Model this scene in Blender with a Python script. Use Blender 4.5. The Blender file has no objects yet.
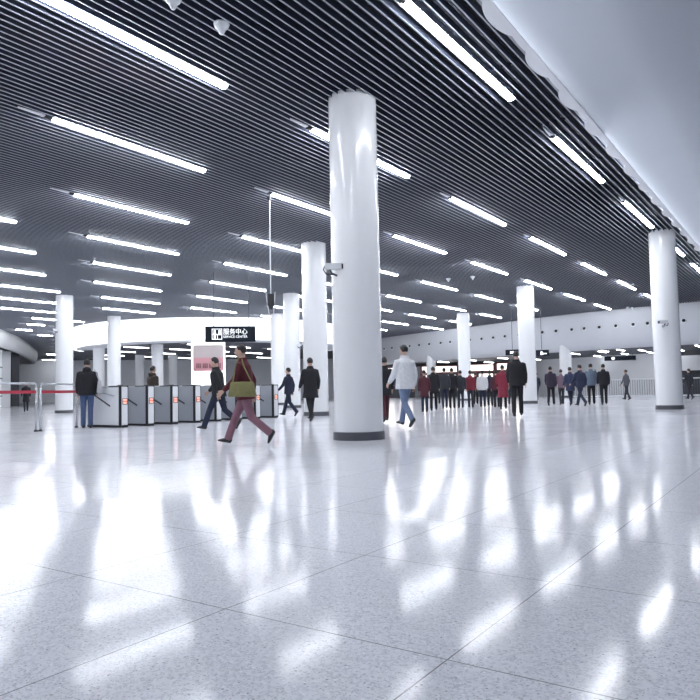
import bpy, bmesh, math, random
from mathutils import Vector, Matrix
rnd = random.Random(7)
S = bpy.context.scene
C = S.collection
PI = math.pi
R = math.radians

# ------------------------------------------------------------------ camera
F, YAW, PITCH, ROLL = 700.0, R(-54.7409), R(3.31186), R(-1.15516)
CH = 0.87          # eye height above the floor
CEIL = 6.17        # underside of the slats
M3 = Matrix.Rotation(YAW, 3, 'Z') @ Matrix.Rotation(PITCH, 3, 'X')
def ray(px, py):
    x, y = px - 350, -(py - 350)
    c, s = math.cos(ROLL), math.sin(ROLL)
    return M3 @ Vector((c*x - s*y, F, s*x + c*y))
def at_z(px, py, z):
    d = ray(px, py); k = (z - CH)/d.z
    return Vector((d.x*k, d.y*k, z))
def at_d(px, py, dist):                 # horizontal distance from the eye
    d = ray(px, py); k = dist/math.hypot(d.x, d.y)
    return Vector((d.x*k, d.y*k, CH + d.z*k))
def on_floor(px, py):
    return at_z(px, py, 0.0)
def project(p):
    d = M3.transposed() @ (Vector(p) - Vector((0, 0, CH)))
    if d.y < 0.1: return None
    x, y = d.x*F/d.y, d.z*F/d.y
    c, s = math.cos(ROLL), math.sin(ROLL)
    return (350 + c*x + s*y, 350 - (-s*x + c*y))
cd = bpy.data.cameras.new('camera'); cam = bpy.data.objects.new('camera', cd); C.objects.link(cam)
def unroll(v):
    c, s = math.cos(ROLL), math.sin(ROLL)
    return M3 @ Vector((c*v[0] - s*v[1], v[2], s*v[0] + c*v[1]))
right, up, fwd = unroll((1, 0, 0)), unroll((0, 1, 0)), unroll((0, 0, 1))
cam.matrix_world = Matrix(((right.x, up.x, -fwd.x, 0), (right.y, up.y, -fwd.y, 0), (right.z, up.z, -fwd.z, CH), (0, 0, 0, 1)))
cd.lens = 36.0; cd.sensor_width = 36.0; cd.clip_end = 400
S.camera = cam

# ------------------------------------------------------------------ materials
def mat(name, col, rough=0.5, metal=0.0, noise=0.0, scale=8.0, bump=0.0, emit=0.0, ecol=None, spec=0.5, coat=0.0, alpha=1.0):
    m = bpy.data.materials.new(name); m.use_nodes = True
    nt = m.node_tree; b = nt.nodes['Principled BSDF']
    b.inputs['Base Color'].default_value = (*col, 1); b.inputs['Roughness'].default_value = rough
    b.inputs['Metallic'].default_value = metal; b.inputs['Specular IOR Level'].default_value = spec
    b.inputs['Coat Weight'].default_value = coat; b.inputs['Coat Roughness'].default_value = 0.06
    if alpha < 1: b.inputs['Transmission Weight'].default_value = 1 - alpha
    if emit:
        b.inputs['Emission Color'].default_value = (*(ecol or col), 1); b.inputs['Emission Strength'].default_value = emit
    tc = nt.nodes.new('ShaderNodeTexCoord'); n = nt.nodes.new('ShaderNodeTexNoise')
    n.inputs['Scale'].default_value = scale; n.inputs['Detail'].default_value = 4
    nt.links.new(tc.outputs['Object'], n.inputs['Vector'])
    if noise:
        mx = nt.nodes.new('ShaderNodeMix'); mx.data_type = 'RGBA'
        mx.inputs[6].default_value = (*[max(0, c*(1 - noise)) for c in col], 1)
        mx.inputs[7].default_value = (*[min(1, c*(1 + noise)) for c in col], 1)
        nt.links.new(n.outputs['Fac'], mx.inputs[0]); nt.links.new(mx.outputs[2], b.inputs['Base Color'])
    if bump:
        bp = nt.nodes.new('ShaderNodeBump'); bp.inputs['Strength'].default_value = bump; bp.inputs['Distance'].default_value = 0.02
        nt.links.new(n.outputs['Fac'], bp.inputs['Height']); nt.links.new(bp.outputs['Normal'], b.inputs['Normal'])
    return m

def floor_material():
    m = bpy.data.materials.new('polished_terrazzo'); m.use_nodes = True
    nt = m.node_tree; N = nt.nodes; L = nt.links; b = N['Principled BSDF']
    tc = N.new('ShaderNodeTexCoord')
    def math_(op, a, bb=None):
        n = N.new('ShaderNodeMath'); n.operation = op
        for i, v in enumerate((a, bb)):
            if v is None: continue
            if isinstance(v, (int, float)): n.inputs[i].default_value = v
            else: L.new(v, n.inputs[i])
        return n.outputs[0]
    sep = N.new('ShaderNodeSeparateXYZ'); L.new(tc.outputs['Object'], sep.inputs[0])
    TX, TY = 1.05, 1.0
    u = math_('DIVIDE', math_('SUBTRACT', sep.outputs[0], 2.05), TX)
    v = math_('DIVIDE', math_('SUBTRACT', math_('SUBTRACT', sep.outputs[1], 1.03), math_('MULTIPLY', sep.outputs[0], 0.03)), TY)
    du = math_('MULTIPLY', math_('PINGPONG', u, 0.5), TX); dv = math_('MULTIPLY', math_('PINGPONG', v, 0.5), TY)
    joint = math_('LESS_THAN', math_('MINIMUM', du, dv), 0.0028)
    # chips: coarse pale, fine dark
    base = N.new('ShaderNodeRGB'); base.outputs[0].default_value = (0.84, 0.845, 0.90, 1)
    cur = base.outputs[0]
    def mix(fac, a, col):
        mx = N.new('ShaderNodeMix'); mx.data_type = 'RGBA'
        L.new(fac, mx.inputs[0]); L.new(a, mx.inputs[6])
        if isinstance(col, tuple): mx.inputs[7].default_value = (*col, 1)
        else: L.new(col, mx.inputs[7])
        return mx.outputs[2]
    gv = N.new('ShaderNodeTexVoronoi'); gv.inputs['Scale'].default_value = 95; L.new(tc.outputs['Object'], gv.inputs['Vector'])
    gs = N.new('ShaderNodeSeparateColor'); L.new(gv.outputs['Color'], gs.inputs[0])
    cur = mix(math_('MULTIPLY', math_('POWER', gs.outputs[1], 2.0), 0.55), cur, (0.44, 0.45, 0.52))
    for sc, th, lo, col, k in ((75, 0.33, 0.72, (0.80, 0.81, 0.86), 0.75), (120, 0.33, 0.70, (0.30, 0.31, 0.38), 0.7), (45, 0.26, 0.86, (0.92, 0.93, 0.97), 0.9), (50, 0.22, 0.90, (0.16, 0.17, 0.22), 0.7)):
        vo = N.new('ShaderNodeTexVoronoi'); vo.inputs['Scale'].default_value = sc; L.new(tc.outputs['Object'], vo.inputs['Vector'])
        sp = N.new('ShaderNodeSeparateColor'); L.new(vo.outputs['Color'], sp.inputs[0])
        near = math_('LESS_THAN', vo.outputs['Distance'], th)
        pick = math_('GREATER_THAN', sp.outputs[0], lo)
        cur = mix(math_('MULTIPLY', math_('MULTIPLY', near, pick), k), cur, col)
    big = N.new('ShaderNodeTexNoise'); big.inputs['Scale'].default_value = 0.7; L.new(tc.outputs['Object'], big.inputs['Vector'])
    cur = mix(math_('MULTIPLY', big.outputs['Fac'], 0.12), cur, (0.70, 0.71, 0.76))
    cur = mix(math_('MULTIPLY', joint, 0.75), cur, (0.10, 0.10, 0.13))
    L.new(cur, b.inputs['Base Color'])
    rg = N.new('ShaderNodeMapRange'); L.new(big.outputs['Fac'], rg.inputs[0])
    rg.inputs[3].default_value = 0.075; rg.inputs[4].default_value = 0.15
    L.new(rg.outputs[0], b.inputs['Roughness'])
    b.inputs['IOR'].default_value = 1.5
    b.inputs['Specular IOR Level'].default_value = 0.06
    # every slab lies a hair out of level
    fl = N.new('ShaderNodeCombineXYZ'); L.new(math_('FLOOR', u), fl.inputs[0]); L.new(math_('FLOOR', v), fl.inputs[1])
    wn = N.new('ShaderNodeTexWhiteNoise'); wn.noise_dimensions = '3D'; L.new(fl.outputs[0], wn.inputs['Vector'])
    sb = N.new('ShaderNodeVectorMath'); sb.operation = 'SUBTRACT'; L.new(wn.outputs['Color'], sb.inputs[0]); sb.inputs[1].default_value = (0.5, 0.5, 0.5)
    ml = N.new('ShaderNodeVectorMath'); ml.operation = 'MULTIPLY'; L.new(sb.outputs[0], ml.inputs[0]); ml.inputs[1].default_value = (0.010, 0.010, 0)
    bp = N.new('ShaderNodeBump'); bp.inputs['Strength'].default_value = 0.05; bp.inputs['Distance'].default_value = 0.02
    sm = N.new('ShaderNodeTexNoise'); sm.inputs['Scale'].default_value = 3.0; L.new(tc.outputs['Object'], sm.inputs['Vector']); L.new(sm.outputs['Fac'], bp.inputs['Height'])
    ad = N.new('ShaderNodeVectorMath'); L.new(bp.outputs['Normal'], ad.inputs[0]); L.new(ml.outputs[0], ad.inputs[1])
    nm = N.new('ShaderNodeVectorMath'); nm.operation = 'NORMALIZE'; L.new(ad.outputs[0], nm.inputs[0])
    L.new(nm.outputs[0], b.inputs['Normal'])
    return m

MT = dict(
    floor=floor_material(),
    slat=mat('slat_paint', (0.048, 0.056, 0.085), 0.45, noise=0.05),
    slat_edge=mat('slat_edge_bounce', (0.37, 0.395, 0.46), 0.4, noise=0.04),  # floor bounce on the slat undersides put in as a paler colour
    deck=mat('plenum_black', (0.012, 0.013, 0.02), 0.9, noise=0.2),
    dark_ceiling=mat('dark_ceiling_panel', (0.06, 0.065, 0.085), 0.6, noise=0.1),
    white=mat('white_paint', (0.80, 0.81, 0.83), 0.5, noise=0.02, scale=2),
    column=mat('column_enamel', (0.82, 0.83, 0.85), 0.22, noise=0.02, scale=1.5, coat=0.3),
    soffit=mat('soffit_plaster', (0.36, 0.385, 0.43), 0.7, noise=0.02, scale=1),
    bulkhead=mat('bulkhead_plaster', (0.60, 0.615, 0.65), 0.5, noise=0.02, scale=1),
    grey_wall=mat('pale_grey_wall', (0.74, 0.755, 0.79), 0.5, noise=0.06, scale=0.8),
    plinth=mat('grey_plinth', (0.09, 0.095, 0.11), 0.4, noise=0.1),
    tube=mat('lit_diffuser', (0.9, 0.93, 1.0), 0.4, emit=30, ecol=(0.91, 0.945, 1.0)),
    tube_low=mat('lit_diffuser_dim', (0.9, 0.93, 1.0), 0.4, emit=8, ecol=(0.9, 0.94, 1.0)),
    cove=mat('lit_cove_strip', (0.9, 0.93, 1.0), 0.4, emit=13, ecol=(0.91, 0.945, 1.0)),
    fascia=mat('fascia_added_glow', (0.85, 0.86, 0.88), 0.5, emit=0.75, ecol=(0.95, 0.97, 1.0)),  # emission added in place of the lamps that light this white surface
    glass_wall=mat('backlit_frosted_glass', (0.72, 0.75, 0.8), 0.3, emit=0.25, ecol=(0.9, 0.94, 1.0), noise=0.15, scale=1.3),
    lightbox=mat('lit_sign_panel', (1, 0.97, 0.92), 0.4, emit=1.3, ecol=(1.0, 0.95, 0.90)),
    steel=mat('brushed_steel', (0.50, 0.52, 0.56), 0.30, metal=0.55, noise=0.08, scale=30),
    steel_light=mat('pale_steel', (0.72, 0.74, 0.78), 0.35, metal=0.3, noise=0.05, scale=20),
    black=mat('black_plastic', (0.015, 0.016, 0.02), 0.4, noise=0.1),
    dark=mat('dark_grey_metal', (0.05, 0.055, 0.07), 0.4, noise=0.1),
    sign=mat('sign_face_slate', (0.010, 0.014, 0.021), 0.65, noise=0.1, spec=0.15),
    lettering=mat('sign_lettering', (0.9, 0.92, 0.95), 0.5, emit=0.5, noise=0.01),
    red_dot=mat('lit_red_indicator', (0.9, 0.25, 0.2), 0.4, emit=0.9, ecol=(1.0, 0.30, 0.22)),
    red_belt=mat('red_belt', (0.42, 0.03, 0.06), 0.6, noise=0.1),
    kiosk_red=mat('dark_red_panel', (0.22, 0.05, 0.06), 0.5, noise=0.1),
    pink=mat('rose_panel', (0.62, 0.30, 0.33), 0.45, noise=0.04),
    taupe=mat('pale_taupe_panel', (0.52, 0.45, 0.45), 0.45, noise=0.04),
    wine=mat('dark_rose_mark', (0.22, 0.09, 0.11), 0.5, noise=0.05),
    plastic=mat('white_plastic', (0.75, 0.77, 0.8), 0.35, noise=0.02),
    lens=mat('lens_glass', (0.01, 0.01, 0.015), 0.08, noise=0.05),
    skin=mat('skin', (0.52, 0.34, 0.27), 0.55, noise=0.08, scale=14),
    hair=mat('black_hair', (0.014, 0.012, 0.012), 0.5, noise=0.3, scale=60, bump=0.3),
    eye=mat('eye', (0.02, 0.015, 0.015), 0.2, noise=0.1),
    shoe=mat('dark_shoe', (0.02, 0.02, 0.024), 0.4, noise=0.1),
)
_cloth = {}
def cloth(col):
    if col not in _cloth:
        _cloth[col] = mat('cloth_%d' % len(_cloth), col, 0.85, noise=0.22, scale=18, bump=0.4)
    return _cloth[col]

# ------------------------------------------------------------------ mesh helpers
def link(o, parent=None):
    C.objects.link(o)
    if parent: o.parent = parent
    return o
def obj(name, bm, m, parent=None, smooth=False, loc=None):
    me = bpy.data.meshes.new(name)
    bmesh.ops.recalc_face_normals(bm, faces=bm.faces[:])
    bm.to_mesh(me); bm.free()
    for mm in (m if isinstance(m, (list, tuple)) else [m]): me.materials.append(mm)
    if smooth:
        for p in me.polygons: p.use_smooth = True
        if smooth == 'auto':
            try: me.set_sharp_from_angle(angle=R(35))
            except Exception: pass
    o = bpy.data.objects.new(name, me)
    if loc: o.location = loc
    return link(o, parent)
def empty(name, loc=(0, 0, 0), rz=0.0):
    o = bpy.data.objects.new(name, None); o.empty_display_size = 0.2
    o.location = loc; o.rotation_euler = (0, 0, rz)
    return link(o)
def tag(o, label, cat, group=None, kind=None):
    if label: o['label'] = label
    if cat: o['category'] = cat
    if group: o['group'] = group
    if kind: o['kind'] = kind
    return o
def struct(o, label, cat):
    return tag(o, label, cat, kind='structure')
def copy_tree(o, loc, rz=None, parent=None):
    c = o.copy(); C.objects.link(c)
    if parent: c.parent = parent
    else:
        if loc is not None: c.location = loc
        if rz is not None: c.rotation_euler = (0, 0, rz)
    for ch in list(o.children): copy_tree(ch, None, None, c)
    return c
def box(bm, x0, x1, y0, y1, z0, z1, bevel=0.0, mi=0):
    r = bmesh.ops.create_cube(bm, size=1.0)
    vs = r['verts']
    for v in vs:
        v.co = Vector(((x0+x1)/2 + v.co.x*(x1-x0), (y0+y1)/2 + v.co.y*(y1-y0), (z0+z1)/2 + v.co.z*(z1-z0)))
    fs = {f for v in vs for f in v.link_faces}
    for f in fs: f.material_index = mi
    if bevel:
        es = {e for f in fs for e in f.edges}
        bmesh.ops.bevel(bm, geom=list(es), offset=bevel, segments=2, affect='EDGES', profile=0.5)
    return bm
def cyl(bm, p0, p1, r0, r1=None, seg=16, cap=True, mi=0):
    p0, p1 = Vector(p0), Vector(p1); r1 = r0 if r1 is None else r1
    t = (p1 - p0).normalized(); a = Vector((0, 0, 1)) if abs(t.z) < 0.9 else Vector((1, 0, 0))
    u = t.cross(a).normalized(); v = t.cross(u)
    rings = []
    for p, r in ((p0, r0), (p1, r1)):
        rings.append([bm.verts.new(p + (u*math.cos(2*PI*i/seg) + v*math.sin(2*PI*i/seg))*r) for i in range(seg)])
    fs = []
    for i in range(seg): fs.append(bm.faces.new((rings[0][i], rings[0][(i+1) % seg], rings[1][(i+1) % seg], rings[1][i])))
    if cap: fs += [bm.faces.new(rings[0][::-1]), bm.faces.new(rings[1])]
    for f in fs: f.material_index = mi
    return bm
def tube(bm, pts, r, seg=10):
    for a, b in zip(pts, pts[1:]): cyl(bm, a, b, r, seg=seg)
    for p in pts[1:-1]: bmesh.ops.create_icosphere(bm, subdivisions=1, radius=r, matrix=Matrix.Translation(Vector(p)))
    return bm
def lathe(bm, prof, seg=32, mtx=None):
    rings = []
    for r, z in prof:
        rings.append([bm.verts.new(Vector((r*math.cos(2*PI*i/seg), r*math.sin(2*PI*i/seg), z))) for i in range(seg)])
    for a, b in zip(rings, rings[1:]):
        for i in range(seg): bm.faces.new((a[i], a[(i+1) % seg], b[(i+1) % seg], b[i]))
    bm.faces.new(rings[0][::-1]); bm.faces.new(rings[-1])
    if mtx:
        for rr in rings:
            for v in rr: v.co = mtx @ v.co
    return bm
def ell(bm, c, r, sub=3, rot=None):
    m = Matrix.Translation(Vector(c)) @ (rot.to_4x4() if rot else Matrix.Identity(4)) @ Matrix.Diagonal((*r, 1))
    return bmesh.ops.create_icosphere(bm, subdivisions=sub, radius=1.0, matrix=m)['verts']
def sheet(bm, rows):                    # grid of points -> quads
    vs = [[bm.verts.new(p) for p in r] for r in rows]
    for a, b in zip(vs, vs[1:]):
        for i in range(len(a) - 1): bm.faces.new((a[i], a[i+1], b[i+1], b[i]))
    return bm
def catmull(pts, n=8):
    P = [Vector((*p, 0)) for p in pts]; P = [2*P[0] - P[1]] + P + [2*P[-1] - P[-2]]
    out = []
    for i in range(1, len(P) - 2):
        for k in range(n):
            t = k/n
            a, b, c, d = P[i-1:i+3]
            out.append(0.5*((2*b) + (c - a)*t + (2*a - 5*b + 4*c - d)*t*t + (3*b - a - 3*c + d)*t**3))
    out.append(P[-2])
    return [(p.x, p.y) for p in out]
def normals2d(pl, side):                # side=+1: to the right of travel
    out = []
    for i in range(len(pl)):
        a, b = pl[max(0, i-1)], pl[min(len(pl)-1, i+1)]
        d = Vector((b[0]-a[0], b[1]-a[1])).normalized()
        out.append((d.y*side, -d.x*side))
    return out
def prism(bm, pl, z0, z1):
    n = len(pl)
    lo = [bm.verts.new((*p, z0)) for p in pl]; hi = [bm.verts.new((*p, z1)) for p in pl]
    bm.faces.new(lo[::-1]); bm.faces.new(hi)
    for i in range(n): bm.faces.new((lo[i], lo[(i+1) % n], hi[(i+1) % n], hi[i]))
    return bm
def wallstrip(bm, pl, off, z0, z1, side=1):     # a wall with thickness along a polyline
    nn = normals2d(pl, side)
    q = [(p[0] + n[0]*off, p[1] + n[1]*off) for p, n in zip(pl, nn)]
    for i in range(len(pl) - 1):
        prism(bm, [pl[i], pl[i+1], q[i+1], q[i]], z0, z1)
    bmesh.ops.remove_doubles(bm, verts=bm.verts[:], dist=0.0005)
    return bm

# ------------------------------------------------------------------ people (built first: their meshes are remeshed and baked)
_pending = []
def solid(name, bm, m, parent, voxel, smooth_it=3):
    o = obj(name, bm, m, parent)
    rm = o.modifiers.new('r', 'REMESH'); rm.mode = 'VOXEL'; rm.voxel_size = voxel; rm.use_smooth_shade = True
    sm = o.modifiers.new('s', 'SMOOTH'); sm.factor = 0.5; sm.iterations = smooth_it
    _pending.append(o)
    return o
def bake_pending():
    dg = bpy.context.evaluated_depsgraph_get(); dg.update()
    res = []
    for o in _pending:
        res.append(bpy.data.meshes.new_from_object(o.evaluated_get(dg), preserve_all_data_layers=False, depsgraph=dg))
    for o, me in zip(_pending, res):
        mats = [s for s in o.data.materials]
        o.modifiers.clear(); old = o.data; o.data = me; me.name = o.name
        if not me.materials:
            for s in mats: me.materials.append(s)
        for p in me.polygons: p.use_smooth = True
        bpy.data.meshes.remove(old)
    _pending.clear()
def loft(bm, rings, ref=Vector((1, 0, 0)), seg=14):
    """rings: (point, rx, ry) along a path; rx lies along ref, ry across."""
    pts = [Vector(r[0]) for r in rings]; prev = None
    for i, (p, rx, ry) in enumerate(rings):
        t = (pts[min(i+1, len(pts)-1)] - pts[max(i-1, 0)]).normalized()
        u = (ref - t*ref.dot(t)).normalized(); v = t.cross(u)
        ring = [bm.verts.new(pts[i] + u*math.cos(2*PI*k/seg)*rx + v*math.sin(2*PI*k/seg)*ry) for k in range(seg)]
        if prev:
            for k in range(seg): bm.faces.new((prev[k], prev[(k+1) % seg], ring[(k+1) % seg], ring[k]))
        else: bm.faces.new(ring[::-1])
        prev = ring
    bm.faces.new(prev)

def person(loc, face, label, H=1.72, top=(0.02, 0.02, 0.03), legs=(0.03, 0.035, 0.06), stride=0.0, lead=1, hem=0.80,
           long_hair=False, hood=False, arm_hold=None, lean=0.0, vox=0.013, hair=None, head_turn=0.0, bulk=1.0, group=None, shoe='shoe'):
    root = empty('person', loc, R(face) - PI/2)
    tag(root, label, 'person', group)
    k = H/1.75; X = Vector((1, 0, 0))
    # legs
    th_l, sh_l = 0.43, 0.42
    st = {}
    for s in (-1, 1):
        f = (s == lead)
        a = R(26)*stride if f else -R(16)*stride
        bend = R(6)*stride if f else R(34)*stride
        hip = Vector((s*0.09, 0, 0.91)); knee = hip + th_l*Vector((0, math.sin(a), -math.cos(a)))
        b = a - bend; ank = knee + sh_l*Vector((0, math.sin(b), -math.cos(b)))
        tilt = (R(10) if f else b*1.2)*(1 if stride else 0)
        st[s] = [hip, knee, ank, tilt]
    low = min(v[2].z - max(0.0, 0.10*math.sin(abs(v[3]))*0) for v in st.values()) - 0.085
    # keep the trailing toe on the floor too
    for s in (-1, 1):
        hip, knee, ank, tilt = st[s]
        toe = ank + Vector((0, 0.17*math.cos(tilt), -0.06 + 0.17*math.sin(tilt)))
        heel = ank + Vector((0, -0.05*math.cos(tilt), -0.06 - 0.05*math.sin(tilt)))
        low = min(low, toe.z - 0.025, heel.z - 0.025)
    dz = Vector((0, 0, -low))
    for s in (-1, 1): st[s] = [st[s][0] + dz, st[s][1] + dz, st[s][2] + dz, st[s][3]]
    def T(p):                            # upper body: lean forward about the hips, then scale
        p = Vector(p) + dz; piv = Vector((0, 0, 0.95)) + dz
        return (Matrix.Rotation(-R(lean), 3, 'X') @ (p - piv) + piv)*k
    # arms
    arms = {}
    for s in (-1, 1):
        sh = Vector((s*0.182, 0, 1.395))
        sw = (-1 if s == lead else 1)*stride
        if arm_hold and arm_hold.get(s):
            ua, fb = arm_hold[s]
        else: ua, fb = R(24)*sw + R(2), R(14 + 14*abs(sw))
        out = R(9)
        e = sh + 0.29*Vector((s*math.sin(out), math.sin(ua)*math.cos(out), -math.cos(ua)*math.cos(out)))
        g = ua + fb
        fd = Vector((s*0.03, math.sin(g), -math.cos(g))).normalized()
        w = e + 0.25*fd
        arms[s] = (sh, e, w, fd)
    # body: one continuous surface
    bm = bmesh.new()
    loft(bm, [(T((0, 0, z)), rx*k, ry*k) for z, rx, ry in ((.84, .13, .095), (.92, .155, .108), (1.02, .142, .10), (1.15, .138, .098), (1.28, .16, .108), (1.38, .165, .10), (1.445, .125, .08), (1.49, .062, .06), (1.56, .054, .056), (1.62, .05, .054))])
    hr = Matrix.Rotation(R(head_turn), 3, 'Z')
    def Hd(p): return T(hr @ Vector(p))
    ell(bm, Hd((0, .018, 1.655)), (.075*k, .094*k, .112*k)); ell(bm, Hd((0, .048, 1.588)), (.052*k, .056*k, .052*k))
    loft(bm, [(Hd((0, .105, 1.672)), .009*k, .009*k), (Hd((0, .122, 1.640)), .014*k, .014*k), (Hd((0, .110, 1.626)), .016*k, .012*k)], seg=8)
    ell(bm, Hd((0, .098, 1.596)), (.024*k, .012*k, .010*k), 2)
    for s in (-1, 1): ell(bm, Hd((s*.076, .005, 1.645)), (.012*k, .022*k, .034*k), 2)
    for s in (-1, 1):
        sh, e, w, fd = arms[s]
        loft(bm, [(T(sh), .050*k, .050*k), (T(sh.lerp(e, .5)), .045*k, .045*k), (T(e), .037*k, .037*k), (T(e.lerp(w, .35)), .036*k, .036*k), (T(w), .026*k, .024*k)])
        wide = (Vector((0, 1, 0)) - fd*fd.y).normalized() if abs(fd.y) < .95 else Vector((0, 0, 1))
        palm = w + fd*0.085
        loft(bm, [(T(w), .026*k, .020*k), (T(w + fd*.03), .034*k, .017*k), (T(palm), .040*k, .014*k)], ref=wide)
        curl = Vector((-s, 0, 0))
        for i, ln in enumerate((.068, .076, .072, .056)):
            o_ = (1.5 - i)*.0205
            p0 = palm + wide*o_ - fd*.012; p1 = palm + wide*o_*1.28 + fd*ln*.5 + curl*.006
            p2 = palm + wide*o_*1.4 + fd*ln*.9 + curl*.030
            loft(bm, [(T(p0), .0095*k, .0095*k), (T(p1), .009*k, .009*k), (T(p2), .007*k, .007*k)], ref=wide, seg=7)
        t0 = w + fd*.03 + wide*.026; t1 = t0 + wide*.026 + fd*.03 + curl*.008; t2 = t1 + fd*.034 + wide*.006 + curl*.012
        loft(bm, [(T(t0), .012*k, .012*k), (T(t1), .0105*k, .0105*k), (T(t2), .008*k, .008*k)], ref=wide, seg=7)
    for s in (-1, 1):
        hip, knee, ank, tilt = st[s]
        loft(bm, [((hip + Vector((0, 0, .03)))*k, .08*k, .085*k), (hip.lerp(knee, .4)*k, .072*k, .078*k), (knee*k, .052*k, .055*k), (knee.lerp(ank, .35)*k, .050*k, .055*k), (ank*k, .036*k, .040*k)])
        fdir = Vector((0, math.cos(tilt), math.sin(tilt))); dn = Vector((0, math.sin(tilt), -math.cos(tilt)))
        loft(bm, [((ank + fdir*a_ + dn*b_)*k, rx*k, rz*k) for a_, b_, rx, rz in ((-.04, .03, .028, .035), (.03, .03, .034, .04), (.10, .045, .04, .025), (.15, .055, .034, .014))])
    solid('body', bm, MT['skin'], root, vox)
    # shoes
    for s in (-1, 1):
        hip, knee, ank, tilt = st[s]; bm = bmesh.new()
        fdir = Vector((0, math.cos(tilt), math.sin(tilt))); dn = Vector((0, math.sin(tilt), -math.cos(tilt)))
        loft(bm, [((ank + fdir*a_ + dn*b_)*k, rx*k, rz*k) for a_, b_, rx, rz in ((-.068, .045, .020, .030), (-.05, .038, .036, .044), (.03, .036, .042, .047), (.10, .050, .049, .034), (.155, .060, .044, .022), (.178, .064, .022, .014))], seg=12)
        obj('shoe', bm, MT[shoe], root, smooth=True)
    # trousers
    bm = bmesh.new()
    loft(bm, [(T((0, 0, z)), rx*k, ry*k) for z, rx, ry in ((.80, .12, .09), (.86, .165, .118), (.94, .168, .118), (1.02, .152, .108))])
    for s in (-1, 1):
        hip, knee, ank, tilt = st[s]
        loft(bm, [((hip + Vector((0, 0, .03)))*k, .088*k, .10*k), (hip.lerp(knee, .4)*k, .084*k, .092*k), (knee*k, .066*k, .072*k), (knee.lerp(ank, .5)*k, .062*k, .07*k), (knee.lerp(ank, 1.07)*k, .058*k, .070*k)])
    solid('trousers', bm, cloth(legs), root, vox)
    # jacket or coat
    bm = bmesh.new(); B = bulk
    prof = [(1.02, .172, .132), (1.15, .172, .13), (1.28, .185, .135), (1.38, .19, .125), (1.43, .135, .10), (1.48, .085, .08), (1.535, .074, .076)]
    low_rings = [(hem, .185 + max(0, .8-hem)*.10, .150 + max(0, .8-hem)*.22), ((hem + 1.02)/2, .18, .145)]
    rings = [(T((0, 0, z)), rx*k*B, ry*k*B) for z, rx, ry in low_rings + prof]
    loft(bm, rings)
    for s in (-1, 1):
        sh, e, w, fd = arms[s]
        loft(bm, [(T(sh + Vector((-s*.03, 0, .005))), .062*k, .066*k), (T(sh), .066*k*B, .072*k*B), (T(sh.lerp(e, .5)), .064*k*B, .066*k*B), (T(e), .058*k*B, .058*k*B), (T(e.lerp(w, .5)), .050*k*B, .050*k*B), (T(w), .042*k, .042*k)])
    if hood: ell(bm, T((0, -.085, 1.50)), (.105*k, .075*k, .07*k))
    solid('coat' if hem < .7 else 'jacket', bm, cloth(top), root, vox)
    # hair
    bm = bmesh.new()
    vs = ell(bm, (0, 0, 0), (.083, .101, .108), 3)
    dele = []
    for v in bm.verts:
        if v.co.z < -.062 or (v.co.y > .055 and v.co.z < .048) or (abs(v.co.x) > .05 and v.co.y > -.005 and v.co.z < -.005): dele.append(v)
    bmesh.ops.delete(bm, geom=dele, context='VERTS')
    if long_hair:
        n0 = len(bm.verts)
        ell(bm, (0, -.055, -.10), (.080, .052, .13), 3)
    for v in bm.verts: v.co = Hd(v.co + Vector((0, .006, 1.672)))
    hm = obj('hair', bm, hair or MT['hair'], root, smooth=True)
    so = hm.modifiers.new('thick', 'SOLIDIFY'); so.thickness = .006; so.offset = 0
    # eyes
    for s in (-1, 1):
        bm = bmesh.new(); ell(bm, Hd((s*.031, .100, 1.662)), (.012*k, .008*k, .007*k), 2)
        obj('eye', bm, MT['eye'], root, smooth=True)
    info = dict(root=root, T=T, arms=arms, k=k)
    return info

AWAY = 35.3
def stand(px, py, off, label, **kw):
    p = on_floor(px, py); d = math.hypot(p.x, p.y)
    az = math.degrees(math.atan2(p.y, p.x))
    kw.setdefault('vox', 0.011 if d < 18 else 0.014 if d < 26 else 0.018)
    return person((p.x, p.y, 0), az + off, label, **kw)
BLK, NAVY, CHAR, JEAN = (0.011, 0.011, 0.016), (0.015, 0.020, 0.045), (0.028, 0.030, 0.040), (0.060, 0.095, 0.20)
RED, DRED, WHT = (0.20, 0.020, 0.042), (0.07, 0.016, 0.026), (0.66, 0.67, 0.70)
lady = stand(87, 428, -6, 'person in black hooded jacket and blue jeans, back turned, at the gate end', H=1.82, top=BLK, legs=JEAN, hood=True, hem=.82, bulk=1.2)
stand(26, 412, 4, 'person in a long dark coat walking beyond the red-banded barrier', H=1.68, top=BLK, legs=CHAR, hem=.55, stride=.5, vox=.02)
stand(153, 420.5, -60, 'person in a brown-black hooded jacket whose head shows above the second ticket gate', H=1.78, top=(.035, .026, .02), legs=CHAR, bulk=1.3, hood=True)
redp = stand(246, 446, 78, 'person in dark red padded jacket and dusty rose trousers striding left by the gates', H=1.64, top=(.085, .012, .020), legs=(.24, .12, .16), stride=1.0, lead=1, bulk=1.12, lean=5, hem=.80)
stand(219, 431, 70, 'person in a bulky black jacket and navy trousers hurrying left before the gates', H=1.68, top=BLK, legs=NAVY, stride=1.0, lead=-1, bulk=1.18, lean=7)
stand(311, 422, 25, 'person in a long black coat walking away between the two nearest columns', H=1.74, top=BLK, legs=BLK, stride=.55, hem=.62, bulk=1.18)
stand(289, 417, 60, 'person in a navy jacket walking left just beyond the long black coat', H=1.64, top=NAVY, legs=NAVY, stride=.8, bulk=1.05)
stand(385.5, 422.5, 20, 'person in a black coat and dark red trousers half hidden behind the nearest column', H=1.66, top=BLK, legs=DRED, stride=.4, hem=.70, bulk=1.05)
stand(406, 428, 40, 'person in a white jacket and pale blue jeans walking just right of the nearest column', H=1.80, top=WHT, legs=(.15, .20, .32), stride=.7, hem=.80, bulk=1.25)
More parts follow.
